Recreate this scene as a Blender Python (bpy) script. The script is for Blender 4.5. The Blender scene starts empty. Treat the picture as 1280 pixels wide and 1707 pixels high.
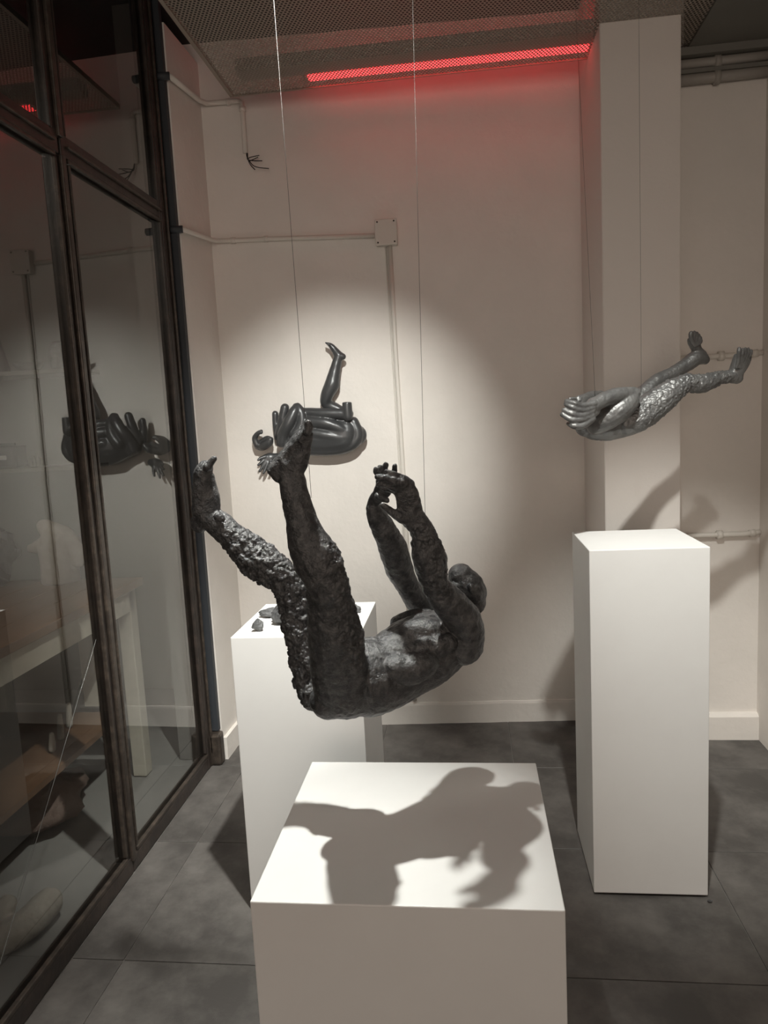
import bpy, bmesh, math, random
import numpy as np
from mathutils import Vector, Matrix, noise
random.seed(7)
S = bpy.context.scene
COL = S.collection

# ------------------------------------------------------------------ camera (solved from the vanishing points)
F, CX, CY = 1205.0, 640.0, 853.5
def _n(v):
    v = np.array(v, float); return v / np.linalg.norm(v)
Yc = _n([777 - CX, 692 - CY, F]); Dn = _n([1120 - CX, 10300 - CY, F])
Dn = _n(Dn - Yc * (Dn @ Yc)); Xc = np.cross(Dn, Yc)
R = np.array([Xc, Yc, -Dn]); CAM = np.array([0, 0, 1.6])
cam = bpy.data.cameras.new('camera'); camo = bpy.data.objects.new('camera', cam); COL.objects.link(camo)
M = Matrix.Identity(4)
for i in range(3):
    M[i][0] = R[i, 0]; M[i][1] = -R[i, 1]; M[i][2] = -R[i, 2]; M[i][3] = CAM[i]
camo.matrix_world = M
cam.sensor_fit = 'VERTICAL'; cam.sensor_height = 24; cam.lens = 24 * F / 1707; cam.clip_start = .02
S.camera = camo
def ray(px, py): return R @ _n([px - CX, py - CY, F])
def onY(px, py, Y): d = ray(px, py); return Vector(CAM + d * Y / d[1])
def onZ(px, py, Z): d = ray(px, py); return Vector(CAM + d * (Z - CAM[2]) / d[2])
def onX(px, py, X): d = ray(px, py); return Vector(CAM + d * X / d[0])
FWD = Vector(R[:, 2])
def pxm(P): return (Vector(P) - Vector(CAM)).dot(FWD) / F       # metres covered by one photo pixel at P

# ------------------------------------------------------------------ world, lights, exposure
w = bpy.data.worlds.new('world'); S.world = w; w.use_nodes = True
w.node_tree.nodes['Background'].inputs[0].default_value = (.9, .92, 1, 1)
w.node_tree.nodes['Background'].inputs[1].default_value = .02
S.view_settings.view_transform = 'Standard'; S.view_settings.look = 'None'
S.view_settings.gamma = 1; S.view_settings.use_curve_mapping = False
S.view_settings.exposure = 0.0
def spot(name, loc, aim, power, deg, blend=.6, col=(1, 1, .94), r=.03):
    l = bpy.data.lights.new(name, 'SPOT'); o = bpy.data.objects.new(name, l); COL.objects.link(o)
    o.location = loc; o.rotation_euler = (Vector(aim) - Vector(loc)).to_track_quat('-Z', 'Y').to_euler()
    l.energy = power; l.spot_size = math.radians(deg); l.spot_blend = blend; l.color = col; l.shadow_soft_size = r
    return o
spot('spot_front', (-.46, 1.81, 3.0), (-.52, 1.36, .65), 270, 45, 1.0)
spot('spot_wall', (-.10, .60, 3.0), (-.62, 3.6, 1.36), 400, 31, 1.0)
spot('spot_left', (-.16, 1.42, 3.0), (-1.05, 2.90, .0), 520, 38, 1.0)
spot('spot_side', (.33, 1.31, 3.0), (.98, 3.06, .06), 275, 42, 1.0)
def area(name, loc, rot, size, power, col):
    l = bpy.data.lights.new(name, 'AREA'); o = bpy.data.objects.new(name, l); COL.objects.link(o)
    o.location = loc; o.rotation_euler = rot; l.shape = 'RECTANGLE'; l.size, l.size_y = size; l.energy = power; l.color = col
    return o
area('gallery_fill', (.0, .3, 3.3), (0, 0, 0), (1.2, .3), 8, (1, .86, .75))  # unseen overhead fill, added to lift the gallery walls and pillar
area('rear_fill', (.0, -4.9, 1.75), (math.radians(90), 0, 0), (2.2, 2.2), 66, (1, .84, .72))  # added soft fill from behind the camera for upright faces, no real opening
area('workshop_fill', (-2.3, 1.6, 2.9), (0, 0, 0), (.6, .6), 10, (1, .9, .78))  # added fill so the things behind the glass show up, no known fixture

# ------------------------------------------------------------------ materials
def mat(name, base, rough=.6, metal=0., bump=None, var=None, spec=.5, emit=None, coat=0):
    m = bpy.data.materials.new(name); m.use_nodes = True; nt = m.node_tree; b = nt.nodes['Principled BSDF']
    b.inputs['Base Color'].default_value = (*base, 1); b.inputs['Roughness'].default_value = rough
    b.inputs['Metallic'].default_value = metal; b.inputs['Specular IOR Level'].default_value = spec
    b.inputs['Coat Weight'].default_value = coat
    tc = nt.nodes.new('ShaderNodeTexCoord')
    if var:                                            # (second colour, scale, low, high)
        nz = nt.nodes.new('ShaderNodeTexNoise'); nz.inputs['Scale'].default_value = var[1]; nz.inputs['Detail'].default_value = 8
        nz.inputs['Roughness'].default_value = .65
        nt.links.new(tc.outputs['Object'], nz.inputs['Vector'])
        cr = nt.nodes.new('ShaderNodeValToRGB'); cr.color_ramp.elements[0].color = (*base, 1); cr.color_ramp.elements[1].color = (*var[0], 1)
        cr.color_ramp.elements[0].position = var[2]; cr.color_ramp.elements[1].position = var[3]
        nt.links.new(nz.outputs['Fac'], cr.inputs[0]); nt.links.new(cr.outputs[0], b.inputs['Base Color'])
    if bump:                                           # list of (kind, scale, strength, distance)
        prev = None
        for kind, sc, st, di in bump:
            t = nt.nodes.new('ShaderNodeTexVoronoi' if kind == 'v' else 'ShaderNodeTexNoise'); t.inputs['Scale'].default_value = sc
            if kind == 'n': t.inputs['Detail'].default_value = 6
            nt.links.new(tc.outputs['Object'], t.inputs['Vector'])
            bp = nt.nodes.new('ShaderNodeBump'); bp.inputs['Strength'].default_value = st; bp.inputs['Distance'].default_value = di
            nt.links.new(t.outputs[0], bp.inputs['Height'])
            if prev: nt.links.new(prev.outputs[0], bp.inputs['Normal'])
            prev = bp
        nt.links.new(prev.outputs[0], b.inputs['Normal'])
    if emit:
        b.inputs['Emission Color'].default_value = (*emit[0], 1); b.inputs['Emission Strength'].default_value = emit[1]
    return m
MT = {}
MT['wall'] = mat('painted_plaster', (.775, .74, .695), .75, bump=[('n', 5, .25, .03), ('n', 40, .12, .006)], var=((.84, .795, .75), 2.2, .35, .7))
MT['pillar'] = mat('painted_brick', (.80, .75, .705), .7, bump=[('n', 8, .2, .02), ('n', 90, .15, .004)])
MT['dark'] = mat('charcoal_paint', (.035, .04, .047), .6, bump=[('n', 30, .3, .006)])
MT['ped'] = mat('white_pedestal_paint', (.80, .80, .785), .5, bump=[('n', 220, .03, .001)], var=((.765, .76, .745), 3, .4, .75))
MT['tile'] = mat('grey_stone_tile', (.070, .064, .060), .5, bump=[('n', 25, .12, .006), ('n', 160, .1, .002)], var=((.18, .168, .156), 3.2, .40, .70))
MT['grout'] = mat('grout', (.24, .23, .215), .8)
MT['steel'] = mat('old_brown_steel', (.030, .024, .021), .42, bump=[('n', 60, .25, .003)], var=((.075, .055, .045), 14, .45, .8))
MT['bead'] = mat('worn_steel_bead', (.045, .036, .030), .38, .2, bump=[('n', 80, .2, .002)], var=((.12, .095, .075), 25, .45, .8))
MT['mesh'] = mat('perforated_sheet', (.36, .31, .26), .5, .2)
MT['ceil'] = mat('dark_ceiling', (.03, .03, .03), .8)
MT['soffit'] = mat('grey_green_soffit', (.19, .185, .165), .8, bump=[('n', 9, .3, .02)])
MT['pipe'] = mat('painted_conduit', (.72, .685, .63), .5, bump=[('n', 50, .25, .004)])
MT['pipedark'] = mat('grey_painted_pipe', (.35, .33, .30), .5, bump=[('n', 40, .3, .005)])
MT['cable'] = mat('black_cable', (.02, .02, .02), .5)
MT['clay'] = mat('dark_fired_clay', (.026, .027, .029), .42, bump=[('n', 55, .6, .008), ('v', 150, .35, .003), ('n', 320, .6, .003)], var=((.10, .10, .10), 55, .43, .67), spec=.8)
MT['graph'] = mat('burnished_graphite', (.18, .18, .176), .44, .5, bump=[('n', 60, .45, .006), ('n', 220, .25, .002)], var=((.11, .11, .11), 16, .4, .7))
MT['polish'] = mat('smooth_graphite', (.075, .077, .08), .34, .35, bump=[('n', 40, .12, .003)])
MT['frag'] = mat('broken_clay', (.055, .056, .058), .6, bump=[('n', 60, .6, .006)], var=((.12, .12, .12), 20, .4, .7))
MT['wire'] = mat('hanging_wire', (.10, .095, .09), .4)
MT['wood'] = mat('oiled_table_top', (.20, .11, .06), .5, bump=[('n', 30, .2, .003)], var=((.14, .075, .04), 6, .35, .7))
MT['tablew'] = mat('cream_table_paint', (.52, .48, .40), .65, bump=[('n', 40, .2, .003)], var=((.40, .37, .31), 15, .45, .8))
MT['plaster'] = mat('cast_plaster', (.40, .36, .31), .75, bump=[('n', 25, .5, .01)], var=((.30, .27, .23), 8, .4, .75))
MT['shelf'] = mat('shelf_board', (.20, .19, .165), .7)
MT['black'] = mat('black_plastic', (.02, .02, .02), .45, bump=[('n', 60, .2, .002)])
MT['cloth'] = mat('brown_cloth', (.16, .11, .09), .85, bump=[('n', 18, .6, .02)])
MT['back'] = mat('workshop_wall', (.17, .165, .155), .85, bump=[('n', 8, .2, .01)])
MT['lamp_body'] = mat('lamp_batten', (.55, .5, .47), .5)
MT['tube'] = mat('red_lamp_tube', (.6, .02, .02), .4, emit=((1, .045, .05), 4.5))
MT['crack'] = mat('cracked_glass_edge', (.16, .165, .16), .25)
MT['metal'] = mat('bright_metal', (.6, .6, .6), .2, 1)
# thin window glass: clear with the Fresnel reflection of two surfaces
g = bpy.data.materials.new('window_glass'); g.use_nodes = True; nt = g.node_tree; nt.nodes.clear()
out = nt.nodes.new('ShaderNodeOutputMaterial'); mx = nt.nodes.new('ShaderNodeMixShader'); fr = nt.nodes.new('ShaderNodeFresnel')
tr = nt.nodes.new('ShaderNodeBsdfTransparent'); gl = nt.nodes.new('ShaderNodeBsdfGlossy'); gl.inputs['Roughness'].default_value = .012
tr.inputs[0].default_value = (.95, .96, .955, 1); nt.nodes.remove(fr)
ge = nt.nodes.new('ShaderNodeNewGeometry'); dt = nt.nodes.new('ShaderNodeVectorMath'); dt.operation = 'DOT_PRODUCT'
nt.links.new(ge.outputs['Incoming'], dt.inputs[0]); nt.links.new(ge.outputs['Normal'], dt.inputs[1])
def mth(op, a, b=None):
    n = nt.nodes.new('ShaderNodeMath'); n.operation = op
    for i, v in enumerate((a, b)):
        if v is None: continue
        if isinstance(v, (int, float)): n.inputs[i].default_value = v
        else: nt.links.new(v, n.inputs[i])
    return n.outputs[0]
cs = mth('ABSOLUTE', dt.outputs['Value']); f5 = mth('POWER', mth('SUBTRACT', 1, cs), 5)
nt.links.new(mth('ADD', mth('MULTIPLY', f5, .88), .12), mx.inputs[0]); nt.links.new(tr.outputs[0], mx.inputs[1]); nt.links.new(gl.outputs[0], mx.inputs[2])
nt.links.new(mx.outputs[0], out.inputs[0]); MT['glass'] = g

# ------------------------------------------------------------------ helpers
def link(name, me, m=None, parent=None):
    o = bpy.data.objects.new(name, me); COL.objects.link(o)
    if m: me.materials.append(MT[m])
    if parent: o.parent = parent
    return o
def tag(o, label=None, cat=None, group=None, kind=None):
    for k, v in (('label', label), ('category', cat), ('group', group), ('kind', kind)):
        if v: o[k] = v
    return o
def empty(name, loc=(0, 0, 0), **k):
    o = bpy.data.objects.new(name, None); COL.objects.link(o); o.location = loc; o.empty_display_size = .05
    return tag(o, **k)
def finish(bm, name, m, parent=None, smooth=False):
    if parent is not None:
        if parent.parent: bpy.context.view_layer.update()
        bmesh.ops.translate(bm, verts=bm.verts, vec=-parent.matrix_world.translation)
    bmesh.ops.recalc_face_normals(bm, faces=bm.faces)
    me = bpy.data.meshes.new(name); bm.to_mesh(me); bm.free()
    if smooth:
        for p in me.polygons: p.use_smooth = True
    return link(name, me, m, parent)
def bbox(bm, x0, x1, y0, y1, z0, z1, bev=0, seg=2):
    r = bmesh.ops.create_cube(bm, size=1)
    for v in r['verts']:
        v.co = Vector(((x0 + x1) / 2 + v.co.x * (x1 - x0), (y0 + y1) / 2 + v.co.y * (y1 - y0), (z0 + z1) / 2 + v.co.z * (z1 - z0)))
    if bev:
        es = {e for v in r['verts'] for e in v.link_edges}
        bmesh.ops.bevel(bm, geom=list(es), offset=bev, segments=seg, affect='EDGES', profile=.5)
def box(name, m, x0, x1, y0, y1, z0, z1, parent=None, bev=0, seg=2):
    bm = bmesh.new(); bbox(bm, x0, x1, y0, y1, z0, z1, bev, seg); return finish(bm, name, m, parent)
def tube(bm, pts, r, n=8, rr=None, cap=True):
    pts = [Vector(p) for p in pts]; rings = []; up = None
    for i, p in enumerate(pts):
        d = (pts[min(i + 1, len(pts) - 1)] - pts[max(i - 1, 0)]).normalized()
        if up is None:
            up = Vector((0, 0, 1)) if abs(d.z) < .9 else Vector((1, 0, 0))
        u = (up - d * up.dot(d)).normalized(); up = u; v = d.cross(u)
        q = rr[i] if rr else r
        rings.append([bm.verts.new(p + (u * math.cos(a) + v * math.sin(a)) * q) for a in [2 * math.pi * k / n for k in range(n)]])
    for a, b in zip(rings, rings[1:]):
        for k in range(n): bm.faces.new((a[k], a[(k + 1) % n], b[(k + 1) % n], b[k]))
    if cap:
        bm.faces.new(rings[0][::-1]); bm.faces.new(rings[-1])
def tubeo(name, m, pts, r, parent=None, n=10, rr=None):
    bm = bmesh.new(); tube(bm, pts, r, n, rr); return finish(bm, name, m, parent, True)
def crom(P, t):
    n = len(P); i = min(int(t), n - 2); f = t - i
    p0, p1, p2, p3 = P[max(i - 1, 0)], P[i], P[i + 1], P[min(i + 2, n - 1)]
    return .5 * ((2 * p1) + (p2 - p0) * f + (2 * p0 - 5 * p1 + 4 * p2 - p3) * f * f + (3 * p1 - p0 - 3 * p2 + p3) * f ** 3)
def limb(bm, pts, k=1., n=18, flat_end=False):
    """a closed swelling tube; pts = (point, radius in metres, depth factor)"""
    A = np.array([[*p, r, kk] for p, r, kk in [(q if len(q) == 3 else (*q, k)) for q in pts]])
    st = []
    for i in range((len(A) - 1) * 6 + 1): st.append(crom(A, min(i / 6, len(A) - 1)))
    def rnd(c, d, r, kk, sgn):
        return [np.array([*(c + d * sgn * r * math.sin(a)), r * math.cos(a), kk]) for a in (.45, .85, 1.2, 1.5)]
    d0 = _n(st[0][:3] - st[1][:3]); d1 = _n(st[-1][:3] - st[-2][:3])
    full = rnd(st[0][:3], d0, st[0][3], st[0][4], 1)[::-1] + st + ([] if flat_end else rnd(st[-1][:3], d1, st[-1][3], st[-1][4], 1))
    rings = []
    for i, s in enumerate(full):
        p = Vector(s[:3]); d = Vector(full[min(i + 1, len(full) - 1)][:3]) - Vector(full[max(i - 1, 0)][:3]); d.normalize()
        view = (p - Vector(CAM)).normalized(); u = d.cross(view)
        if u.length < .15: u = d.cross(Vector((0, 0, 1)))
        u.normalize(); v = u.cross(d).normalized(); r = max(s[3], .0005)
        rings.append([bm.verts.new(p + u * r * math.cos(a) + v * r * s[4] * math.sin(a)) for a in [2 * math.pi * q / n for q in range(n)]])
    for a, b in zip(rings, rings[1:]):
        for q in range(n): bm.faces.new((a[q], a[(q + 1) % n], b[(q + 1) % n], b[q]))
    bm.faces.new(rings[0][::-1]); bm.faces.new(rings[-1])
def P(px, py, Y, r, k=None):
    p = onY(px, py, Y); q = r * pxm(p)
    return (p, q) if k is None else (p, q, k)
class Zoom:                                            # photo crop coordinates -> limb points
    def __init__(s, x0, y0, sc, tilt=None): s.x0, s.y0, s.sc, s.tilt = x0, y0, sc, tilt
    def __call__(s, x, y, Y, r, k=None):
        px = s.x0 + x / s.sc
        if s.tilt: Y += s.tilt[0] + s.tilt[1] * (px - 950)      # the whole figure is turned about the vertical
        return P(px, s.y0 + y / s.sc, Y, r / s.sc, k)
def sculpt(bm, name, m, voxel, lumps=(), smooth=4, parent=None):
    """fuse overlapping closed pieces into ONE continuous skin, soften it, then give it its clay relief"""
    bmesh.ops.recalc_face_normals(bm, faces=bm.faces)
    me = bpy.data.meshes.new(name); bm.to_mesh(me); bm.free()
    c = Vector(np.mean([v.co for v in me.vertices], axis=0)) if parent is None else Vector((0, 0, 0))
    me.transform(Matrix.Translation(-c))
    o = bpy.data.objects.new(name, me); COL.objects.link(o); o.location = c
    md = o.modifiers.new('fuse', 'REMESH'); md.mode = 'VOXEL'; md.voxel_size = voxel
    if smooth:
        sm = o.modifiers.new('soft', 'SMOOTH'); sm.factor = .5; sm.iterations = smooth
    dg = bpy.context.evaluated_depsgraph_get(); dg.update()
    new = bpy.data.meshes.new_from_object(o.evaluated_get(dg)); new.name = name
    o.modifiers.clear(); o.data = new; bpy.data.meshes.remove(me)
    if lumps:
        nv = len(new.vertices); co = np.empty(nv * 3); new.vertices.foreach_get('co', co); co = co.reshape(-1, 3)
        no = np.empty(nv * 3); new.vertices.foreach_get('normal', no); no = no.reshape(-1, 3)
        base, fine, crust, cs, wfun = lumps
        for q in range(nv):
            p = Vector(co[q]); d = base * noise.noise(p * 16) + base * .6 * noise.noise(p * 38) + fine * noise.noise(p * 95)
            if crust:
                wgt = wfun(p + c) + .35 * noise.noise(p * 14 + Vector((7, 3, 1)))
                if wgt > .05:
                    pw = p + Vector((noise.noise(p * 40), noise.noise(p * 40 + Vector((9, 0, 0))), noise.noise(p * 40 + Vector((0, 9, 0))))) * .006
                    for m_, a_ in ((1, .75), (2.15, .5)):
                        dist, fp = noise.voronoi(pw * cs * m_); gap = min((dist[1] - dist[0]) * 4, 1)
                        tilt = (pw * cs * m_ - fp[0]).dot(Vector((noise.noise(fp[0] * 5.1), noise.noise(fp[0] * 4.3), noise.noise(fp[0] * 6.7))))
                        d += min(wgt * 1.3, 1) * crust * a_ * (noise.noise(fp[0] * 3.7) * 1.6 + tilt * 1.6 + gap * .7 - .45)
            co[q] += no[q] * d
        new.vertices.foreach_set('co', co.ravel()); new.update()
    new.materials.clear(); new.materials.append(MT[m])
    for p in new.polygons: p.use_smooth = True
    if parent: o.parent = parent
    return o

# ------------------------------------------------------------------ the room
GX, GEND = -1.285, 3.19                                # glass partition plane, its far end
def wall_y(x): return 3.65 + .05 * x                   # back wall, slightly skewed
fl = tag(box('floor', 'grout', -3.6, 1.33, -5.0, 4.3, -.10, -.004), kind='structure')
PT = .622
xs = [-1.1 + .63 * i for i in range(-1, 5)]; ys = [1.91 + PT * i for i in range(-11, 4)]
tcache = {}
for xa in xs:
    for ya in ys:
        x0, x1, y0, y1 = max(xa, -1.2685), min(xa + .63, 1.33), ya, min(ya + PT, 3.68)
        if x1 - x0 < .03 or y1 - y0 < .03: continue
        gp = .0013; key = (round(x1 - x0, 3), round(y1 - y0, 3))
        if key not in tcache:
            bm = bmesh.new(); bbox(bm, gp, x1 - x0 - gp, gp, y1 - y0 - gp, -.012, 0, .0012, 1)
            me = bpy.data.meshes.new('floor_tile'); bmesh.ops.recalc_face_normals(bm, faces=bm.faces); bm.to_mesh(me); bm.free(); me.materials.append(MT['tile']); tcache[key] = me
        o = bpy.data.objects.new('floor_tile', tcache[key]); COL.objects.link(o); o.parent = fl; o.location = (x0, y0, 0)
def prism(name, m, poly, z0, z1, parent=None):
    bm = bmesh.new(); a = [bm.verts.new((x, y, z0)) for x, y in poly]; b = [bm.verts.new((x, y, z1)) for x, y in poly]; n = len(poly)
    bm.faces.new(a[::-1]); bm.faces.new(b)
    for i in range(n): bm.faces.new((a[i], a[(i + 1) % n], b[(i + 1) % n], b[i]))
    return finish(bm, name, m, parent)
tag(prism('wall_back', 'wall', [(-1.45, wall_y(-1.45)), (.9, wall_y(.9)), (.9, 3.9), (-1.45, 3.9)], -.01, 3.42), kind='structure')
tag(prism('wall_left', 'wall', [(-1.36, 3.215), (-1.225, 3.215), (-1.215, wall_y(-1.2) + .01), (-1.36, wall_y(-1.3) + .01)], 0, 3.33), kind='structure')
tag(box('trim_1', 'dark', -1.36, -1.232, 3.187, 3.214, .16, 3.42), kind='structure')
tag(box('trim_2', 'bead', -1.30, -1.215, 3.15, 3.212, 0, .155, bev=.012), kind='structure')
tag(box('wall_pillar', 'pillar', .575, .885, 3.15, 3.80, 0, 3.42, bev=.006), kind='structure')
tag(box('wall_recess', 'wall', .885, 1.45, 3.47, 3.80, 0, 3.42), kind='structure')
tag(box('wall_right', 'wall', 1.325, 1.45, -5.0, 3.47, 0, 3.42), kind='structure')
tag(box('wall_rear', 'wall', -1.45, 1.45, -5.12, -5.0, 0, 3.42), kind='structure')
tag(box('ceiling', 'ceil', -3.7, 1.45, -5.1, 4.35, 3.42, 3.5), kind='structure')
tag(box('ceiling_soffit', 'soffit', .985, 1.325, -4.9, 3.47, 3.09, 3.42), kind='structure')
# skirtings with a rough top edge
def skirting(name, x0, x1, yf, h, t):
    bm = bmesh.new(); n = 40
    rows = []
    for i in range(n + 1):
        x = x0 + (x1 - x0) * i / n; y = yf(x); hh = h + .006 * noise.noise(Vector((x * 6, 3, h)))
        tt = t + .004 * noise.noise(Vector((x * 9, 1, 0)))
        rows.append([bm.verts.new(c) for c in ((x, y - tt, -.002), (x, y - tt * .92, hh - .012), (x, y - tt * .55, hh), (x, y + .01, hh + .006), (x, y + .01, -.002))])
    for a, b in zip(rows, rows[1:]):
        for k in range(5): bm.faces.new((a[k], a[(k + 1) % 5], b[(k + 1) % 5], b[k]))
    bm.faces.new(rows[0]); bm.faces.new(rows[-1][::-1])
    return tag(finish(bm, name, 'wall', None, False), kind='structure')
skirting('baseboard_back', -1.215, .575, wall_y, .112, .009)
skirting('baseboard_recess', .885, 1.325, lambda x: 3.47, .125, .03)
tag(prism('baseboard_left', 'wall', [(-1.235, 3.22), (-1.207, 3.22), (-1.20, 3.585), (-1.225, 3.585)], -.002, .11), kind='structure')

# ------------------------------------------------------------------ steel and glass partition
win = empty('window_1', (GX, 2.35, 0), kind='structure')
bpy.context.view_layer.update()
TZ = 2.525; TOP = 3.42
def mullion(y, wd=.075):
    for z0, z1 in ((.05, TZ - .028), (TZ + .028, TOP)):
        mu = box('mullion', 'steel', GX - .03, GX + .012, y - wd / 2, y + wd / 2, z0, z1, win, .004)
        box('mullion_bead', 'bead', GX + .012, GX + .026, y - .014, y + .014, z0, z1, mu, .004)
    for s in (-1, 1):
        box('glazing_bead', 'bead', GX + .006, GX + .020, y + s * (wd / 2 + .004) - .006, y + s * (wd / 2 + .004) + .006, .085, TZ - .045, win, .003)
        box('glazing_bead', 'steel', GX + .006, GX + .016, y + s * (wd / 2 + .004) - .006, y + s * (wd / 2 + .004) + .006, TZ + .045, TOP, win, .003)
MY = [2.335, 1.48, .62]
for y in MY: mullion(y)
box('end_post', 'steel', GX - .04, GX + .02, GEND - .075, GEND - .003, .0, TOP, win, .005)
box('end_post_bead', 'bead', GX + .02, GX + .032, GEND - .040, GEND - .026, .06, TOP, win, .004)
box('glazing_bead', 'steel', GX + .004, GX + .018, GEND - .092, GEND - .078, .085, TOP, win, .004)
EN = [GEND - .06] + MY + [-.25]
for a, b in zip(EN, EN[1:]):
    y0, y1 = b + .0375, a - (.0375 if a != EN[0] else .015)
    tn = box('transom', 'steel', GX - .03, GX + .014, y0 - .03, y1 + .03, TZ - .026, TZ + .046, win, .004)
    box('transom_ridge', 'bead', GX + .014, GX + .026, y0, y1, TZ + .004, TZ + .014, tn, .003)
    box('glazing_bead', 'bead', GX + .006, GX + .020, y0, y1, TZ - .041, TZ - .028, win, .003)
    box('bottom_rail', 'steel', GX - .035, GX + .018, y0 - .037, y1 + .037, .0, .062, win, .006)
    box('sill_bead', 'bead', GX + .004, GX + .020, y0, y1, .0625, .078, win, .003)
    for z0, z1 in ((.06, TZ - .028), (TZ + .046, TOP)):
        box('glass_pane', 'glass', GX - .003, GX - .0029, y0 - .02, y1 + .02, z0, z1, win)
# crack running across the second pane
cp = []
for i in range(25):
    t = i / 24; p = onX(160 + (-10 - 160) * t, 1066 + (1640 - 1066) * t, GX + .001)
    cp.append((GX + .001, p.y + .003 * noise.noise(Vector((t * 9, 0, 0))), p.z + .003 * noise.noise(Vector((0, t * 9, 0)))))
tubeo('glass_crack', 'crack', cp, .0011, win, 5)
win['label'] = 'dark steel framed glass partition along the left side'
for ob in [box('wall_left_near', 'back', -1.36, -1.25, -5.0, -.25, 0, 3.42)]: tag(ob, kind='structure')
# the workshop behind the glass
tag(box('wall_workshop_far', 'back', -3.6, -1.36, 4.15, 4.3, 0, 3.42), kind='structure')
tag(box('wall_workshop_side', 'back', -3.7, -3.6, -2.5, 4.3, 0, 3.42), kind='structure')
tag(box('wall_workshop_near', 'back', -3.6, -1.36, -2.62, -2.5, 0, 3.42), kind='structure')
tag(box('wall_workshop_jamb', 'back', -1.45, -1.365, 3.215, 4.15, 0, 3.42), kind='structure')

# ------------------------------------------------------------------ ceiling sheet of perforated metal, red lamp above it
PZ = 3.10
bm = bmesh.new()
px_, X0, X1, Y0, Y1 = .0155, -1.01, 1.0, 1.9, 3.43
py_ = px_ * math.sqrt(3) / 2; nx = int((X1 - X0) / px_); ny = int((Y1 - Y0) / py_)
V = []; Fc = []; vid = {}
def vv(x, y):
    k = (round(x * 20000), round(y * 20000))
    if k not in vid: vid[k] = len(V); V.append((x, y, PZ))
    return vid[k]
R0, RH = px_ / math.sqrt(3), .0052
for j in range(ny):
    for i in range(nx):
        cx = X0 + (i + .5 * (j % 2) + .5) * px_; cy = Y1 - (j + .6) * py_
        O = [vv(cx + R0 * math.cos(math.pi / 6 + q * math.pi / 3), cy + R0 * math.sin(math.pi / 6 + q * math.pi / 3)) for q in range(6)]
        I = []
        for q in range(6):
            I.append(len(V)); V.append((cx + RH * math.cos(math.pi / 6 + q * math.pi / 3), cy + RH * math.sin(math.pi / 6 + q * math.pi / 3), PZ))
        for q in range(6): Fc.append((O[q], O[(q + 1) % 6], I[(q + 1) % 6], I[q]))
me = bpy.data.meshes.new('sheet'); me.from_pydata(V, [], Fc); me.update()
panel = empty('perforated_ceiling_panel', (0, 2.6, PZ), label='large brown perforated metal panel hanging under the ceiling', cat='ceiling panel')
bpy.context.view_layer.update()
me.transform(Matrix.Translation((0, -2.6, -PZ))); link('perforated_sheet', me, 'mesh', panel)
for a in ((X0 - .012, X0 + .004, Y0, Y1 + .006), (X1 + .004, X1 + .020, Y0, Y1 + .006)):
    box('edge_strip', 'mesh', *a, PZ - .002, PZ + .02, panel)
box('edge_strip', 'mesh', X0 - .012, X1 + .02, Y1 + .002, Y1 + .008, PZ - .002, PZ + .006, panel)
for xx in (-.7, .0, .7): box('hanger_rail', 'steel', xx - .015, xx + .015, 1.9, 3.05, PZ + .17, PZ + .2, panel)
lampo = empty('red_tube_lamp', (0, 3.3, PZ + .012), label='glowing red tube lamp lying on the perforated panel', cat='lamp')
bpy.context.view_layer.update()
box('batten', 'lamp_body', -.93, .57, 3.23, 3.325, PZ + .008, PZ + .06, lampo, .004)
box('diffuser', 'tube', -.64, .568, 3.338, 3.392, PZ + .006, PZ + .032, lampo, .008)
for x in (-.65, .578): box('end_cap', 'lamp_body', x - .01, x + .01, 3.332, 3.396, PZ + .006, PZ + .036, lampo)

# ------------------------------------------------------------------ conduits and junction box
cl = empty('electrical_conduit', (-1.19, 3.57, 2.49), label='painted conduit running along the corner to the junction box', cat='conduit')
bpy.context.view_layer.update()
def wy(x, o=.012): return wall_y(x) - o
tubeo('pipe', 'pipe', [(-1.205, 3.19, 2.47), (-1.195, 3.5, 2.50), (-1.18, 3.565, 2.505), (-1.13, wy(-1.13, .016), 2.505), (-.9, wy(-.9), 2.50), (-.41, wy(-.41), 2.483)], .0115, cl)
tubeo('bracket', 'pipe', [(-.95, wy(-.95) - .001, 2.502), (-.93, wy(-.93) - .001, 2.502)], .015, cl)
tubeo('bracket', 'pipe', [(-1.115, wy(-1.115) - .003, 2.505), (-1.09, wy(-1.09) - .001, 2.505)], .0155, cl)
tubeo('dark_pipe_end', 'dark', [(-1.275, 3.182, 2.472), (-1.205, 3.185, 2.470)], .016, cl)
dn = empty('drop_conduit', (-.33, 3.62, 1.9), label='thin painted pipe dropping down from the junction box', cat='conduit')
bpy.context.view_layer.update()
tubeo('pipe', 'pipe', [(-.338, wy(-.338), 2.435), (-.334, wy(-.33), 1.9), (-.325, wy(-.32), 1.35), (-.32, wy(-.32), .13)], .011, dn)
tubeo('pipe_bead', 'pipe', [(-.358, wy(-.35, .004), 2.43), (-.352, wy(-.35, .004), 1.9), (-.343, wy(-.34, .004), 1.35), (-.338, wy(-.34, .004), .13)], .004, dn, 6)
jb = empty('junction_box', (-.35, 3.6, 2.485), label='square painted junction box on the back wall', cat='junction box')
bpy.context.view_layer.update()
box('box_body', 'pipe', -.4, -.3, wy(-.35, .045), wy(-.35, -.01), 2.43, 2.545, jb, .006)
lid = box('box_lid', 'pipe', -.403, -.297, wy(-.35, .052), wy(-.35, .045), 2.427, 2.548, jb, .004)
for sx, sz in ((-.39, 2.44), (-.31, 2.535), (-.31, 2.44), (-.39, 2.535)):
    tubeo('screw', 'steel', [(sx, wy(-.35, .055), sz), (sx, wy(-.35, .05), sz)], .004, lid, 8)
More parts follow.
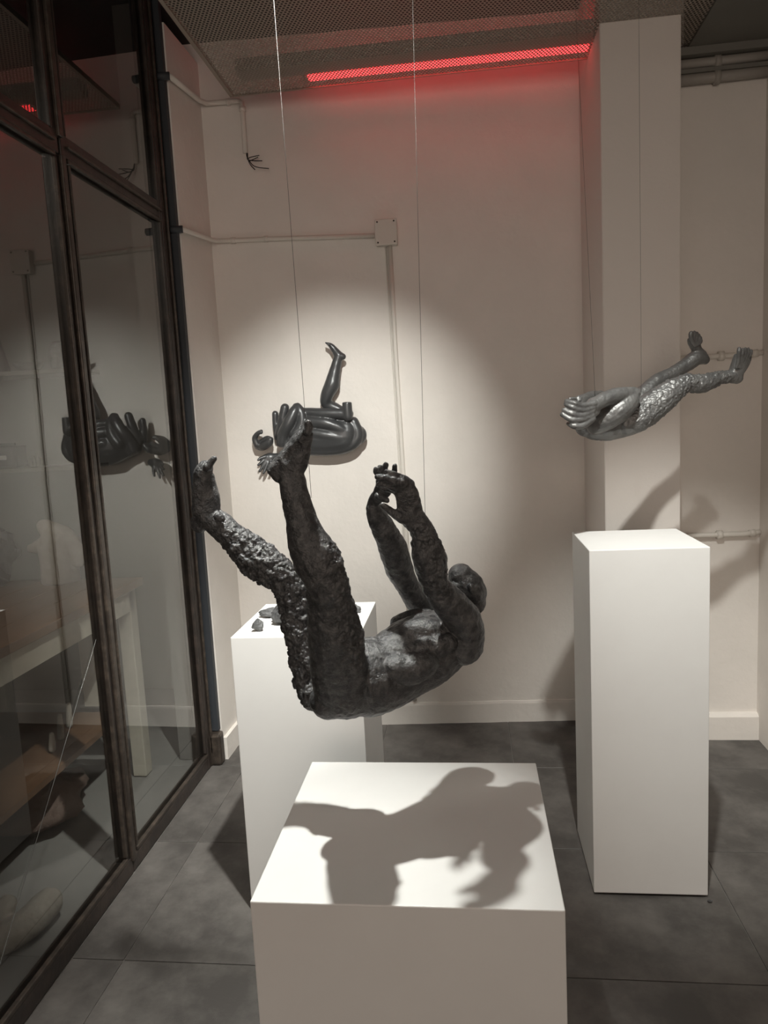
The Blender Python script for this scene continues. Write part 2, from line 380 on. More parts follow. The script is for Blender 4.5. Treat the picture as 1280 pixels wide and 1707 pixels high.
uc = empty('capped_conduit', (-1.1, 3.55, 3.1), label='upper painted conduit ending in loose black wires', cat='conduit')
bpy.context.view_layer.update()
tubeo('pipe', 'pipe', [(-1.207, 3.19, 3.10), (-1.197, 3.52, 3.135), (-1.18, 3.57, 3.14), (-1.13, wy(-1.13, .015), 3.142), (-1.03, wy(-1.03), 3.145), (-1.012, wy(-1.01), 3.135), (-1.011, wy(-1.01), 3.11), (-1.012, wy(-1.01), 2.905)], .012, uc)
tubeo('bracket', 'pipe', [(-1.085, wy(-1.085), 3.142), (-1.07, wy(-1.07), 3.142)], .016, uc)
tubeo('bracket', 'pipe', [(-1.011, wy(-1.01), 3.115), (-1.011, wy(-1.01), 3.095)], .016, uc)
tubeo('dark_pipe_end', 'dark', [(-1.275, 3.182, 3.102), (-1.207, 3.185, 3.10)], .016, uc)
for k, (a, b, c) in enumerate([((412, 262), (424, 277), (448, 281)), ((413, 264), (418, 262), (432, 259)), ((413, 266), (425, 268), (437, 268)), ((412, 262), (417, 274), (425, 283)), ((413, 263), (416, 268), (430, 262))]):
    q = [Vector(onY(*a, 3.585)) + Vector((0, .0, .02)), onY(*a, 3.575), onY(*b, 3.56), onY(*c, 3.545 + .006 * k)]
    A = np.array([list(v) for v in q]); tubeo('loose_wire', 'cable', [crom(A, t / 5) for t in range(16)], .0022, uc, 6)
# pipes on the recess wall at the right
pp = empty('paired_ceiling_pipe', (1.1, 3.44, 3.0), label='pair of dusty grey pipes clamped high beside the pillar', cat='pipe')
bpy.context.view_layer.update()
for z, y, r in ((3.035, 3.44, .020), (2.975, 3.445, .022)):
    tubeo('pipe', 'pipedark', [(.89, y, z), (1.2, y, z + .002), (1.324, y, z + .004)], r, pp, 12)
    tubeo('clamp', 'pipedark', [(1.10, y, z), (1.125, y, z)], r + .007, pp, 10)
box('ledge', 'soffit', .886, 1.324, 3.425, 3.469, 2.995, 3.012, pp)
box('trunking', 'soffit', .886, 1.324, 3.40, 3.469, 3.058, 3.089, pp)
for z, nm, lab in ((1.805, 'wall_pipe', 'painted pipe behind the feet of the right figure'), (.992, 'wall_pipe', 'painted pipe with coupling low behind the tall pedestal')):
    e = empty(nm, (1.1, 3.46, z), label=lab, cat='pipe'); bpy.context.view_layer.update()
    tubeo('pipe', 'pipe', [(.89, 3.453, z), (1.25, 3.453, z), (1.30, 3.456, z + .004), (1.324, 3.462, z + .006)], .012, e)
    tubeo('coupling', 'pipe', [(1.13, 3.452, z), (1.155, 3.452, z)], .021, e, 12)
    tubeo('elbow', 'pipe', [(1.275, 3.455, z + .002), (1.30, 3.456, z + .004)], .017, e, 12)

# ------------------------------------------------------------------ pedestals
def pedestal(x0, x1, y0, y1, h, label):
    e = empty('pedestal', ((x0 + x1) / 2, (y0 + y1) / 2, 0), label=label, cat='pedestal', group='white exhibition pedestals')
    bpy.context.view_layer.update()
    box('body', 'ped', x0, x1, y0, y1, .008, h, e, .0025, 2)
    box('foot_rail', 'dark', x0 + .02, x1 - .02, y0 + .02, y1 - .02, 0, .0085, e)
pedestal(-.468, .155, 1.302, 1.90, .65, 'low wide white pedestal in front carrying the dark shadow')
pedestal(-.766, -.353, 2.146, 2.56, .94, 'white pedestal behind the falling figure with clay fragments on top')
pedestal(.365, .727, 2.275, 2.64, 1.163, 'tall narrow white pedestal under the right hanging figure')

# ------------------------------------------------------------------ front hanging figure
z1 = Zoom(290, 680, 3.16); z2 = Zoom(560, 740, 3.557); zh = Zoom(600, 750, 9.846)
bm = bmesh.new()
# near leg
limb(bm, [z1(893, 1490, 1.52, 150, .8), z1(877, 1400, 1.505, 155, .8), z1(861, 1300, 1.485, 149, .85), z1(850, 1200, 1.465, 145, .85), z1(833, 1100, 1.45, 136, .9), z1(818, 1000, 1.435, 121, .95),
          z1(805, 920, 1.42, 112, 1), z1(782, 860, 1.415, 120, 1), z1(755, 800, 1.415, 131, .95), z1(727, 750, 1.415, 122, .95), z1(690, 660, 1.415, 100, 1), z1(662, 560, 1.415, 83, 1), z1(635, 440, 1.415, 74, .95), z1(625, 380, 1.415, 70, .9)])
limb(bm, [z1(560, 345, 1.415, 50, .7), z1(605, 330, 1.415, 74, .7), z1(655, 275, 1.413, 56, .8), z1(688, 205, 1.41, 34, .9), z1(708, 140, 1.41, 22, 1)])
def foot(heel, toe, ns, width, st):
    L = toe - heel; d = L.normalized(); ns = (ns - d * ns.dot(d)).normalized(); wd = d.cross(ns); rings = []
    for t, hw, th in st:
        c0 = heel + L * t; ring = []
        for q in range(24):
            a = 2 * math.pi * q / 24; ca, sa = math.cos(a), math.sin(a)
            u = math.copysign(abs(ca) ** .6, ca) * hw * width; v = math.copysign(abs(sa) ** .6, sa)
            ring.append(bm.verts.new(c0 + wd * u - ns * th * (.5 - .5 * v)))
        rings.append(ring)
    for a, b in zip(rings, rings[1:]):
        for q in range(24): bm.faces.new((a[q], a[(q + 1) % 24], b[(q + 1) % 24], b[q]))
    bm.faces.new(rings[0][::-1]); bm.faces.new(rings[-1])
fh, ft = z1(484, 330, 1.42, 1)[0], z1(692, 72, 1.415, 1)[0]
foot(fh, ft, Vector((-.62, -.42, .66)), .052, [(0, .22, .016), (.05, .36, .03), (.18, .42, .042), (.4, .36, .04), (.6, .44, .03), (.75, .54, .022), (.88, .5, .016), (.93, .4, .010)])
for k, (dy, x, y, r) in enumerate([(-.035, 716, 84, 20), (-.016, 712, 80, 19), (0, 708, 80, 18), (.016, 703, 86, 17), (.032, 697, 96, 17)]):
    limb(bm, [z1(x - 14, y + 45, 1.41 + dy, r + 2), z1(x - 3, y + 18, 1.41 + dy, r - 1), z1(x - 8, y, 1.41 + dy, r)], n=12)
# far leg
limb(bm, [z1(790, 1490, 1.63, 120, .85), z1(735, 1420, 1.64, 112, .85), z1(692, 1250, 1.655, 100, .9), z1(650, 1090, 1.665, 94, .95), z1(612, 960, 1.67, 86, 1), z1(580, 905, 1.672, 84, 1), z1(520, 855, 1.675, 98, 1), z1(448, 805, 1.68, 104, .95),
          z1(380, 740, 1.685, 92, .95), z1(310, 680, 1.69, 76, .95), z1(255, 630, 1.69, 72, .9), z1(215, 600, 1.69, 70, .85)])
limb(bm, [z1(135, 612, 1.69, 52, .75), z1(165, 560, 1.69, 74, .75), z1(168, 480, 1.69, 73, .8), z1(160, 400, 1.69, 60, 1.0), z1(155, 345, 1.69, 50, 1.35), z1(165, 315, 1.69, 38, 1.7)])
for dy, x, y, r in [(-.03, 208, 268, 16), (-.012, 203, 275, 15), (.005, 196, 284, 14), (.02, 189, 294, 14), (.034, 180, 306, 13)]:
    limb(bm, [z1(x - 30, y + 42, 1.69 + dy, r + 10), z1(x - 12, y + 18, 1.69 + dy, r + 2), z1(x + 3, y + 1, 1.69 + dy, r - 2)], n=12)
limb(bm, [z1(232, 572, 1.655, 24), z1(246, 580, 1.655, 24)], n=12)                       # ankle bone
# torso
limb(bm, [z2(60, 1440, 1.55, 190, 1.0), z2(118, 1412, 1.565, 224, 1.0), z2(205, 1378, 1.58, 232, .92), z2(298, 1350, 1.60, 220, .9), z2(400, 1290, 1.63, 222, .95), z2(500, 1235, 1.66, 226, 1.0), z2(600, 1185, 1.69, 205, 1.05), z2(700, 1130, 1.715, 165, 1.1), z2(760, 1085, 1.73, 105, 1.2)])
limb(bm, [z2(-40, 1520, 1.53, 115, 1.1), z2(40, 1500, 1.54, 130, 1.1), z2(150, 1490, 1.56, 120, 1)])      # buttock
limb(bm, [z2(-110, 1480, 1.62, 110, 1.1), z2(-30, 1490, 1.62, 125, 1.1), z2(80, 1480, 1.63, 120, 1)])
limb(bm, [z2(375, 1065, 1.72, 55), z2(450, 1045, 1.73, 62), z2(540, 1040, 1.75, 60)], 1.2)              # far breast
limb(bm, [z2(450, 1120, 1.63, 78), z2(540, 1110, 1.635, 84), z2(630, 1120, 1.64, 70)], 1.2)             # near breast
limb(bm, [z2(500, 1215, 1.585, 60), z2(590, 1200, 1.60, 70), z2(660, 1180, 1.61, 60)], 1.0)
limb(bm, [z2(350, 1330, 1.545, 80), z2(430, 1340, 1.555, 95), z2(520, 1300, 1.57, 90)], 1.0)            # flank
# near shoulder and arm
limb(bm, [z2(755, 1190, 1.66, 125, 1.0), z2(780, 1110, 1.645, 103, 1.0), z2(755, 1040, 1.63, 108, .95), z2(692, 965, 1.61, 106, .9), z2(630, 890, 1.59, 90, .9), z2(592, 830, 1.575, 82, .95), z2(567, 745, 1.565, 95, .9), z2(545, 645, 1.555, 97, .85),
          z2(517, 545, 1.545, 80, .85), z2(490, 480, 1.535, 66, .8), z2(470, 440, 1.53, 62, .75)])
limb(bm, [zh(905, 1220, 1.53, 175, .7), zh(850, 1100, 1.527, 200, .6), zh(808, 980, 1.523, 215, .5), zh(785, 800, 1.515, 198, .45), zh(725, 650, 1.508, 185, .45), zh(655, 560, 1.50, 145, .5)])
limb(bm, [zh(820, 560, 1.515, 80), zh(740, 470, 1.505, 62), zh(600, 405, 1.495, 56), zh(500, 370, 1.49, 46), zh(435, 345, 1.487, 36)], n=12)
limb(bm, [zh(660, 540, 1.495, 90), zh(500, 490, 1.483, 66), zh(380, 455, 1.478, 58), zh(285, 450, 1.476, 48)], n=12)
limb(bm, [zh(620, 620, 1.50, 90), zh(480, 590, 1.492, 66), zh(380, 560, 1.487, 56), zh(300, 570, 1.483, 46)], n=12)
limb(bm, [zh(640, 680, 1.515, 80), zh(520, 650, 1.51, 62), zh(430, 640, 1.508, 50), zh(360, 625, 1.506, 42)], n=12)
limb(bm, [zh(760, 1120, 1.52, 120), zh(640, 1085, 1.512, 95), zh(520, 1020, 1.505, 72), zh(420, 945, 1.50, 56), zh(360, 905, 1.497, 42)], .9, n=12)
# far shoulder and arm
limb(bm, [z2(600, 1080, 1.82, 105, 1.0), z2(545, 1010, 1.82, 85, 1), z2(480, 925, 1.80, 72, 1), z2(425, 840, 1.77, 70, 1), z2(375, 740, 1.745, 82, .95), z2(340, 630, 1.715, 86, .9), z2(295, 530, 1.685, 73, .9), z2(250, 445, 1.665, 62, .85), z2(222, 385, 1.65, 50, .8)])
limb(bm, [zh(165, 960, 1.648, 80, .7), zh(220, 850, 1.64, 100, .7), zh(310, 745, 1.628, 120, .6), zh(385, 640, 1.615, 140, .5), zh(400, 520, 1.607, 140, .45), zh(390, 420, 1.60, 120, .45)])
for a, b, c, r, dy in (((330, 430), (268, 370), (258, 310), 42, -.02), ((360, 410), (325, 330), (335, 285), 44, -.008), ((420, 410), (410, 310), (425, 240), 52, .004), ((520, 430), (560, 350), (568, 262), 44, .02)):
    limb(bm, [zh(*a, 1.602 + dy, r + 18), zh(*b, 1.592 + dy, r + 4), zh(*c, 1.582 + dy, r)], n=12)
limb(bm, [zh(300, 760, 1.61, 70), zh(380, 800, 1.60, 55), zh(440, 830, 1.595, 44)], n=12)
# neck and head
limb(bm, [z2(720, 1080, 1.74, 75), z2(740, 990, 1.745, 68), z2(755, 930, 1.75, 68)])
limb(bm, [z2(815, 935, 1.755, 78, 1.1), z2(800, 885, 1.755, 94, 1.15), z2(768, 828, 1.752, 98, 1.15), z2(742, 785, 1.75, 80, 1.1)])
limb(bm, [z2(700, 860, 1.72, 42), z2(705, 920, 1.715, 40)], n=10); limb(bm, [z2(668, 850, 1.705, 14), z2(655, 868, 1.70, 16)], n=10)   # jaw, nose
limb(bm, [z2(800, 845, 1.70, 22), z2(806, 870, 1.70, 20)], n=10)                                                                     # ear
def seg_w(p, a, b, r):
    ab = b - a; t = max(0, min(1, (p - a).dot(ab) / ab.length_squared)); return max(0, 1 - ((p - a - ab * t).length / r) ** 2)
FK, FA, FH = z1(600, 930, 1.66, 1)[0], z1(380, 740, 1.67, 1)[0], z1(720, 1420, 1.64, 1)[0]
NK, NH = z1(900, 800, 1.40, 1)[0], z1(1010, 1350, 1.45, 1)[0]; AE, AW = z2(590, 830, 1.55, 1)[0], z2(540, 580, 1.53, 1)[0]
def crust_front(p):
    return max(seg_w(p, FK, FA, .085), seg_w(p, FK, FH, .095), .8 * seg_w(p, NK, NH, .055), .55 * seg_w(p, AE, AW, .06)) - .02
fig = sculpt(bm, 'hanging_figure_sculpture', 'clay', .0026, (.0024, .0012, .0060, 36, crust_front), smooth=3)
tag(fig, 'dark rough clay figure hanging on its back with legs and arms raised', 'sculpture', 'suspended body sculptures')

# ------------------------------------------------------------------ right hanging figure
z4 = Zoom(910, 530, 3.459, (.03, .00062)); zr = Zoom(920, 630, 8.0, (.03, .00062))
bm = bmesh.new()
limb(bm, [z4(225, 630, 2.46, 55, 1.0), z4(270, 625, 2.46, 80, 1.0), z4(350, 610, 2.46, 98, 1.0), z4(440, 590, 2.46, 100, 1.0), z4(530, 570, 2.46, 88, 1.0)])
limb(bm, [z4(470, 600, 2.42, 80, .9), z4(530, 570, 2.41, 86, .9), z4(600, 520, 2.41, 87, .9), z4(690, 452, 2.41, 78, .9), z4(770, 395, 2.41, 62, .95), z4(815, 368, 2.41, 46, 1)])
limb(bm, [z4(822, 375, 2.41, 46, 1), z4(860, 384, 2.415, 52, .95), z4(915, 374, 2.42, 55, .9), z4(985, 350, 2.425, 42, .95), z4(1045, 338, 2.43, 37, .95), z4(1085, 338, 2.43, 40, .9)])
limb(bm, [z4(1100, 345, 2.43, 36, .8), z4(1100, 310, 2.425, 42, .8), z4(1118, 265, 2.415, 48, .6), z4(1133, 228, 2.407, 50, .45), z4(1138, 212, 2.403, 48, .4)], flat_end=True)
for x, y, r in ((1112, 184, 10), (1132, 188, 8.5), (1149, 183, 8.5), (1166, 182, 8.5), (1183, 192, 8)):
    limb(bm, [z4(1115 + (x - 1140) * .6, 285, 2.398, r), z4(1135 + (x - 1140) * .85, 225, 2.384, r), z4(x, y + 18, 2.38, r + 1), z4(x + 1, y - 6, 2.378, r)], n=10)
limb(bm, [z4(500, 520, 2.52, 70), z4(570, 430, 2.53, 48), z4(640, 365, 2.54, 42), z4(720, 322, 2.545, 38), z4(800, 275, 2.55, 42), z4(860, 235, 2.55, 46), z4(895, 232, 2.55, 38)])
limb(bm, [z4(915, 240, 2.55, 28, .8), z4(890, 215, 2.55, 34, .8), z4(865, 175, 2.545, 28, .9), z4(855, 138, 2.54, 38, .6), z4(856, 118, 2.537, 38, .5)], flat_end=True)
for x, y, r in ((838, 86, 12), (857, 82, 9), (872, 88, 8.5), (885, 98, 8), (895, 112, 8)):
    limb(bm, [z4(857, 160, 2.525, r), z4(x - 4, y + 30, 2.518, r), z4(x - 2, y, 2.515, r - 1)], n=10)
# near arm folded: upper arm, elbow, forearm, clasped hands
limb(bm, [z4(290, 615, 2.39, 60), z4(350, 580, 2.37, 68), z4(425, 525, 2.36, 74), z4(480, 475, 2.36, 62), z4(505, 440, 2.36, 42)])
limb(bm, [z4(505, 440, 2.36, 36), z4(470, 436, 2.355, 40), z4(410, 446, 2.345, 47), z4(350, 465, 2.335, 46), z4(300, 490, 2.325, 42), z4(270, 505, 2.32, 44)])
limb(bm, [zr(560, 420, 2.32, 95, .7), zr(500, 440, 2.315, 110, .6), zr(420, 470, 2.31, 120, .5), zr(350, 480, 2.305, 110, .5)])
for a, b, c, d in (((560, 340), (400, 370), (300, 340), (200, 310)), ((540, 390), (400, 430), (280, 400), (190, 350)), ((530, 440), (400, 500), (270, 480), (160, 430)), ((530, 500), (400, 550), (260, 560), (140, 490)), ((540, 540), (400, 640), (280, 640), (220, 610))):
    limb(bm, [zr(*a, 2.30, 45), zr(*b, 2.292, 46), zr(*c, 2.29, 42), zr(*d, 2.31, 34)], n=10)
limb(bm, [zr(540, 560, 2.315, 30), zr(480, 620, 2.31, 28), zr(430, 670, 2.31, 22)], n=10)
limb(bm, [zr(640, 250, 2.52, 80), zr(540, 260, 2.48, 85), zr(420, 300, 2.44, 85), zr(330, 380, 2.40, 110)])      # far forearm
for a, b in (((330, 270), (240, 280)), ((350, 250), (345, 320)), ((385, 262), (372, 300))):
    limb(bm, [zr(*a, 2.33, 22), zr(*b, 2.325, 24)], n=10)
RK, RH_, RF = z4(815, 368, 2.41, 1)[0], z4(560, 540, 2.40, 1)[0], z4(1000, 345, 2.42, 1)[0]
def crust_right(p): return max(seg_w(p, RK, RH_, .09), .8 * seg_w(p, RK, RF, .07)) - .1
figr = sculpt(bm, 'hanging_figure_sculpture', 'graph', .0025, (.002, .0008, .0030, 62, crust_right), smooth=2)
tag(figr, 'graphite grey curled figure with feet stretched out above the tall pedestal', 'sculpture', 'suspended body sculptures')

# ------------------------------------------------------------------ wall sculpture and its two hands
z3 = Zoom(390, 540, 4.267); YW = 3.545
bm = bmesh.new()
limb(bm, [z3(450, 800, YW, 100, .7), z3(540, 800, YW, 134, .72), z3(660, 800, YW, 139, .74), z3(780, 785, YW, 142, .74), z3(845, 785, YW, 122, .72), z3(870, 790, YW, 76, .7)])
limb(bm, [z3(540, 695, YW - .05, 42), z3(650, 705, YW - .055, 45), z3(740, 735, YW - .055, 36), z3(790, 760, YW - .05, 28)])
limb(bm, [z3(560, 775, YW - .045, 45), z3(650, 790, YW - .05, 42), z3(770, 808, YW - .05, 34)])
limb(bm, [z3(540, 895, YW - .02, 42), z3(700, 895, YW - .02, 42), z3(830, 860, YW - .02, 44), z3(880, 790, YW - .02, 44), z3(850, 700, YW - .02, 40)])
limb(bm, [z3(500, 632, YW - .03, 38), z3(600, 635, YW - .05, 39), z3(720, 637, YW - .055, 38), z3(810, 640, YW - .05, 40)])
limb(bm, [z3(812, 660, YW - .06, 34), z3(805, 600, YW - .06, 36), z3(803, 556, YW - .06, 34)], flat_end=True)
limb(bm, [z3(770, 620, YW + .02, 32), z3(700, 590, YW + .02, 40), z3(655, 565, YW + .01, 40), z3(660, 510, YW, 46), z3(694, 440, YW, 54), z3(705, 390, YW, 48), z3(716, 340, YW, 42), z3(733, 270, YW, 34), z3(742, 240, YW, 33)])
limb(bm, [z3(772, 232, YW, 25), z3(745, 222, YW, 32), z3(715, 185, YW, 25), z3(690, 155, YW, 19, 1.3), z3(660, 137, YW, 10, 1.8)])
for dy in (-.018, -.008, .003, .014): limb(bm, [z3(675, 145, YW + dy, 9), z3(652, 134, YW + dy, 8)], n=8)
limb(bm, [z3(293, 640, YW, 24), z3(298, 720, YW, 24), z3(312, 810, YW, 24)])
limb(bm, [z3(362, 596, YW - .03, 32), z3(345, 680, YW - .03, 34), z3(322, 780, YW - .02, 30)])
limb(bm, [z3(440, 590, YW - .05, 28), z3(430, 620, YW - .06, 38), z3(385, 710, YW - .07, 42), z3(350, 780, YW - .06, 40), z3(340, 840, YW - .05, 40)])
limb(bm, [z3(452, 588, YW - .05, 28), z3(480, 640, YW - .05, 36), z3(480, 720, YW - .05, 42), z3(440, 790, YW - .05, 48)])
limb(bm, [z3(340, 840, YW - .03, 38), z3(380, 820, YW - .02, 60), z3(430, 800, YW, 70)])
for k in range(4): limb(bm, [z3(325 + k * 18, 835, YW - .06, 12), z3(312 + k * 20, 858 + 6 * k, YW - .06, 11)], n=8)
ws = sculpt(bm, 'wall_body_sculpture', 'polish', .004, (.001, 0, 0, 0, None), smooth=7)
tag(ws, 'smooth dark folded body with one leg raised mounted on the back wall', 'sculpture', 'wall mounted body fragments')
bm = bmesh.new()
limb(bm, [z3(175, 860, 3.54, 38, .7), z3(200, 860, 3.535, 42, .7), z3(240, 835, 3.53, 42, .7)])
for y, r, dy in ((770, 15, -.015), (762, 15, 0), (766, 14, .014), (775, 13, .026)):
    limb(bm, [z3(165, 860, 3.535 + dy, 26), z3(148, 815, 3.53 + dy, r + 6), z3(170, 778, 3.522 + dy, r + 2), z3(194, y, 3.518 + dy, r - 3)], n=10)
limb(bm, [z3(200, 870, 3.52, 28), z3(240, 850, 3.505, 30), z3(258, 825, 3.50, 24)], n=10)
limb(bm, [z3(215, 850, 3.55, 30), z3(225, 860, 3.60, 22), z3(228, 865, 3.625, 18)], n=10)
h1 = sculpt(bm, 'wall_hand_sculpture', 'polish', .003, smooth=2)
tag(h1, 'upper curled dark hand mounted on the back wall', 'sculpture', 'wall mounted body fragments')
bm = bmesh.new()
limb(bm, [z3(300, 945, 3.56, 26, .6), z3(265, 955, 3.552, 40, .55), z3(225, 965, 3.545, 38, .5)])
for a, b, c in (((225, 945), (190, 955), (172, 968)), ((222, 962), (195, 985), (172, 1004)), ((228, 975), (200, 1020), (182, 1048)), ((240, 985), (222, 1035), (210, 1062)), ((262, 985), (258, 1020), (248, 1045))):
    limb(bm, [z3(*a, 3.543, 18), z3(*b, 3.53, 12), z3(*c, 3.522, 9)], n=10)
limb(bm, [z3(290, 945, 3.565, 28), z3(300, 940, 3.60, 22), z3(302, 938, 3.625, 20)], n=10)
h2 = sculpt(bm, 'wall_hand_sculpture', 'polish', .003, smooth=2)
tag(h2, 'lower dark hand with spread fingers mounted on the back wall', 'sculpture', 'wall mounted body fragments')

# ------------------------------------------------------------------ hanging wires
def hang(a, b, label, r=.0005):
    o = tubeo('hanging_wire', 'wire', [a, (Vector(a) + Vector(b)) / 2, b], r, None, 6)
    tag(o, label, 'wire', 'thin suspension wires')
hang((onY(505, 620, 1.55).x - .035, 1.62, PZ - .003), onY(519, 830, 1.50), 'thin wire running up past the raised foot of the front figure')
hang((onY(716, 400, 1.74).x - .005, 1.74, PZ - .003), onY(712, 1000, 1.74), 'thin wire rising behind the joined hands of the front figure')
hang((onY(975, 300, 2.50).x - .03, 2.50, PZ - .003), onY(992, 664, 2.50), 'thin wire holding the curled shoulders of the right figure')
hang((onY(1066, 300, 2.53).x, 2.53, PZ - .003), onY(1069, 657, 2.53), 'thin wire holding the thigh of the right figure')

# ------------------------------------------------------------------ clay fragments on the left pedestal, pebbles
def chunk(name, m, c, sx, sy, sz, seed, label, cat, group=None, rough=.35, rz=0):
    bm = bmesh.new(); bmesh.ops.create_icosphere(bm, subdivisions=3, radius=1)
    for v in bm.verts:
        q = v.co.copy(); d = 1 + rough * noise.noise(q * 1.3 + Vector((seed, seed * 2, 0))) + rough * .5 * noise.noise(q * 3.1 + Vector((0, seed, 5)))
        for nrm in ((.6, .5, .62), (-.7, .2, .68), (.2, -.8, .55), (-.3, .6, .74)):
            nv = Vector(nrm).normalized(); e = q.dot(nv) - (.62 + .2 * noise.noise(nv * 3 + Vector((seed, 0, 0))))
            if e > 0: q -= nv * e * .85
        q *= d
        v.co = Vector((q.x * sx, q.y * sy, q.z * sz))
    bmesh.ops.rotate(bm, verts=bm.verts, cent=(0, 0, 0), matrix=Matrix.Rotation(rz, 3, 'Z'))
    zmin = min(v.co.z for v in bm.verts)
    for v in bm.verts: v.co.z = max(v.co.z - zmin - sz * .12, 0)
    bmesh.ops.recalc_face_normals(bm, faces=bm.faces)
    me = bpy.data.meshes.new(name); bm.to_mesh(me); bm.free()
    o = link(name, me, m); o.location = c
    for p in me.polygons: p.use_smooth = name == 'cloth_bundle'
    return tag(o, label, cat, group)
def onp(px, py): p = onZ(px, py, .94); p.z = .9402; return p
G = 'broken clay fragments on the pedestal'
chunk('clay_fragment', 'frag', onp(431, 1052), .020, .016, .022, 3, 'small wedge shaped clay fragment alone near the pedestal corner', 'fragment', G, rz=.5)
chunk('clay_fragment', 'frag', onp(451, 1029), .042, .018, .018, 8, 'long flat clay fragment left of the big piece', 'fragment', G, rz=.1)
chunk('clay_fragment', 'frag', onp(476, 1038), .046, .055, .048, 12, 'largest upright clay fragment beside the dark thigh', 'fragment', G, rz=.8)
chunk('clay_fragment', 'frag', onp(592, 1021), .022, .018, .015, 21, 'clay fragment lying at the right edge of the pedestal top', 'fragment', G)
chunk('pebble', 'frag', onZ(1183, 1504, 0), .008, .006, .005, 31, 'tiny pale chip on the floor by the tall pedestal', 'debris')

# ------------------------------------------------------------------ workshop things behind the glass
TX, TYE, TH = -1.62, 3.34, .93
c = onZ(238, 962, TH); TX, TYE = c.x, c.y
tb = empty('work_table', (TX - .4, TYE - .9, 0), label='cream wooden work table with brown top behind the glass', cat='table')
bpy.context.view_layer.update()
for k in range(5): box('top_plank', 'wood', TX - .16 * (k + 1) + .0015, TX - .16 * k, TYE - 1.9, TYE, TH - .035, TH, tb, .003)
box('apron', 'tablew', TX - .05, TX - .025, TYE - 1.85, TYE - .06, TH - .135, TH - .0355, tb)
box('apron', 'tablew', TX - .75, TX - .05, TYE - .055, TYE - .03, TH - .135, TH - .0355, tb)
for yy in (TYE - .10, TYE - 1.85):
    for xx in (TX - .09, TX - .75): box('leg', 'tablew', xx, xx + .065, yy, yy + .065, 0, TH - .0355, tb, .004)
box('lower_shelf', 'wood', TX - .72, TX - .1, TYE - 1.8, TYE - .12, .30, .325, tb)
box('back_panel', 'tablew', TX - .30, TX - .13, TYE - .09, TYE - .07, .34, TH - .14, tb)
# plaster torso on the table
tc = onZ(103, 972, TH); tcx, tcy = tc.x, tc.y
bm = bmesh.new()
T = lambda x, z, r, k=.7: (Vector((tcx + x, tcy, TH + z)), r, k)
limb(bm, [T(0, .02, .085), T(0, .08, .083), T(.003, .15, .09), T(.0, .20, .085), T(-.03, .245, .05), T(-.055, .265, .035)])
limb(bm, [T(.05, .19, .045), T(.085, .155, .035), T(.09, .10, .03)]); limb(bm, [T(-.05, .19, .04), T(-.10, .17, .03), T(-.13, .165, .022)])
bmesh.ops.bisect_plane(bm, geom=bm.verts[:] + bm.edges[:] + bm.faces[:], plane_co=(0, 0, TH + .002), plane_no=(0, 0, 1), clear_inner=True)
bmesh.ops.holes_fill(bm, edges=[e for e in bm.edges if e.is_boundary], sides=0)
tag(sculpt(bm, 'plaster_torso', 'plaster', .006, (.003, .001, 0, 0, None), smooth=4), 'pale plaster torso cast standing on the work table', 'sculpture')
q = onZ(35, 980, TH)
chunk('clay_mound', 'black', (q.x - .10, q.y, TH + .0005), .10, .09, .15, 41, 'dark covered clay mound beside the plaster torso', 'clay', rough=.45)
# shelves on the far wall
def shelf(z, xr, lab):
    e = empty('wall_shelf', (-2.8, 4.0, z), label=lab, cat='shelf'); bpy.context.view_layer.update()
    box('board', 'shelf', -3.55, xr, 3.88, 4.148, z - .025, z, e, .003)
    for xx in (-3.3, -2.9, xr - .1): box('bracket', 'shelf', xx, xx + .02, 3.95, 4.148, z - .15, z - .025, e)
s1 = onY(0, 620, 3.88).z; s2 = onY(0, 782, 3.88).z; xr = -2.15
shelf(s1, xr, 'upper pale shelf on the far workshop wall'); shelf(s2, xr, 'lower pale shelf on the far workshop wall')
def solid(name, m, prof, c, label, cat, n=20, group=None):
    bm = bmesh.new(); rings = [[bm.verts.new((r * math.cos(2 * math.pi * k / n), r * math.sin(2 * math.pi * k / n), z)) for k in range(n)] for r, z in prof]
    for a, b in zip(rings, rings[1:]):
        for k in range(n): bm.faces.new((a[k], a[(k + 1) % n], b[(k + 1) % n], b[k]))
    bm.faces.new(rings[0][::-1]); bm.faces.new(rings[-1])
    o = finish(bm, name, m, None, True); o.location = c; return tag(o, label, cat, group)
b = onY(2, 617, 4.0); solid('cone_vase', 'black', [(.05, 0), (.052, .01), (.035, .10), (.018, .17), (.014, .19)], (b.x, 4.0, s1), 'dark conical vase on the upper shelf', 'vase')
b = onY(48, 614, 4.0); solid('shallow_bowl', 'frag', [(.035, 0), (.06, .012), (.085, .05), (.08, .05), (.055, .016), (.03, .01)], (b.x, 4.0, s1), 'shallow grey bowl on the upper shelf', 'bowl')
b = onY(100, 606, 4.0); solid('stone_jar', 'frag', [(.04, 0), (.055, .03), (.06, .09), (.045, .14), (.03, .16)], (b.x, 4.0, s1), 'rounded grey jar at the end of the upper shelf', 'jar')
rd = empty('radio', (onY(10, 770, 3.98).x, 3.98, s2), label='dark box radio on the lower shelf', cat='radio'); bpy.context.view_layer.update(); x = rd.location.x
rc = box('case', 'black', x - .16, x + .105, 3.92, 4.04, s2 + .003, s2 + .13, rd, .012); box('dial', 'pipedark', x - .02, x + .05, 3.915, 3.921, s2 + .05, s2 + .075, rc); box('handle', 'black', x - .12, x + .07, 3.975, 3.985, s2 + .13, s2 + .145, rd)
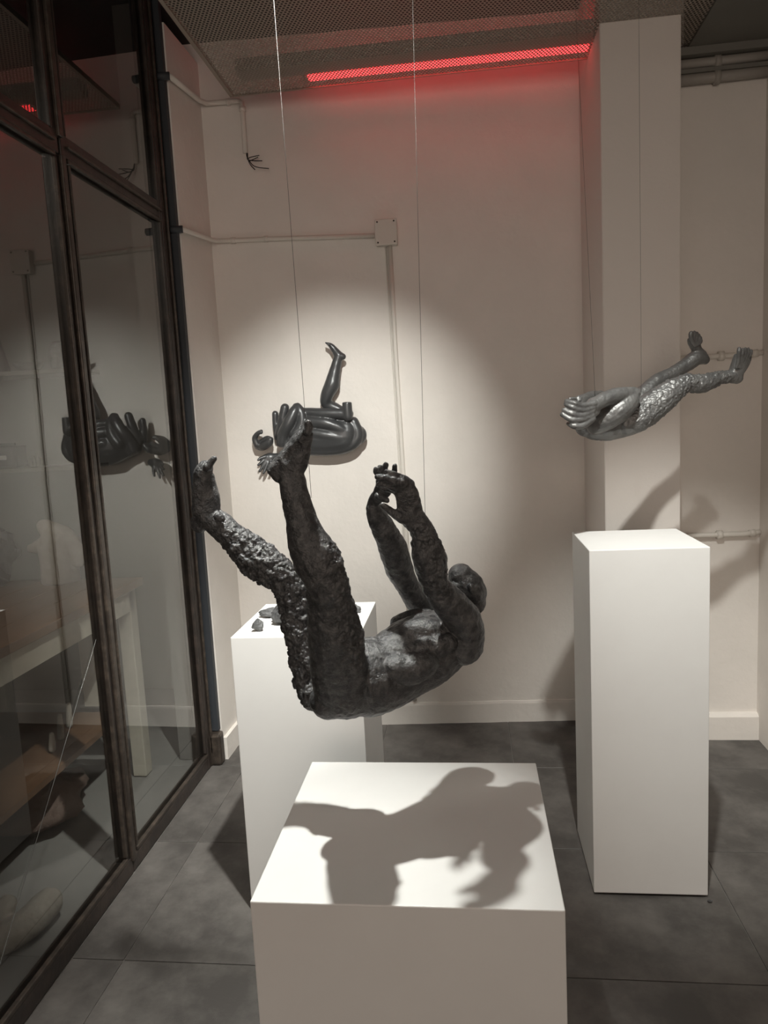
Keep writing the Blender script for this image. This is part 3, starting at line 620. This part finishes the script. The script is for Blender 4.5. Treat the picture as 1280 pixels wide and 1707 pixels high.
for s in (-.1, .06): tubeo('foot', 'black', [(x + s, 3.98, s2), (x + s, 3.98, s2 + .006)], .01, rd, 8)
for k, px in enumerate((50, 56, 62, 68)):
    b = onY(px, 756, 3.98); hh = .05 + .014 * (k % 3)
    solid('small_bottle', 'shelf', [(.009, 0), (.009, hh * .65), (.005, hh * .75), (.005, hh)], (b.x, 3.98, s2), ['first pale bottle next to the radio on the lower shelf', 'second pale bottle from the radio on the lower shelf', 'third pale bottle from the radio on the lower shelf', 'fourth pale bottle from the radio on the lower shelf'][k], 'bottle', 12, 'little bottles on the shelf')
# things under the table and on the floor
zz = .3255
for k, (px, py, h) in enumerate(((82, 1206, .075), (98, 1196, .105), (114, 1190, .105))):
    b = onX(px, py, TX - .2 - .03 * k)
    bm = bmesh.new(); limb(bm, [(Vector((b.x, b.y, zz + .014)), .014), (Vector((b.x, b.y + .004, zz + h * .5)), .0135), (Vector((b.x + .003, b.y + .002, zz + h)), .010)], n=12)
    o = finish(bm, 'plaster_finger', 'plaster', None, True)
    tag(o, ['shortest of three pale plaster fingers under the table', 'middle one of three pale plaster fingers under the table', 'right hand one of three pale plaster fingers under the table'][k], 'sculpture', 'plaster fingers')
b = onX(85, 1275, -1.75); chunk('cloth_bundle', 'cloth', (b.x - .05, b.y, .0), .15, .20, .11, 55, 'brown cloth bundle on the floor under the table', 'cloth', rough=.5)
b = onX(40, 1500, -1.5)
bm = bmesh.new()
f0 = Vector((-1.50, 1.98, 0))
limb(bm, [(f0 + Vector((-.16, -.12, .05)), .045), (f0 + Vector((-.05, -.10, .05)), .05), (f0 + Vector((.04, -.02, .055)), .05), (f0 + Vector((.06, .09, .06)), .05)])
limb(bm, [(f0 + Vector((-.03, .0, .10)), .032), (f0 + Vector((-.025, .01, .11)), .032)])
pc = sculpt(bm, 'plaster_cast', 'plaster', .005, (.003, .001, 0, 0, None), smooth=3)
zm = min(v.co.z for v in pc.data.vertices); pc.location.z = -zm
tag(pc, 'pale curved plaster cast lying on the workshop floor', 'sculpture')
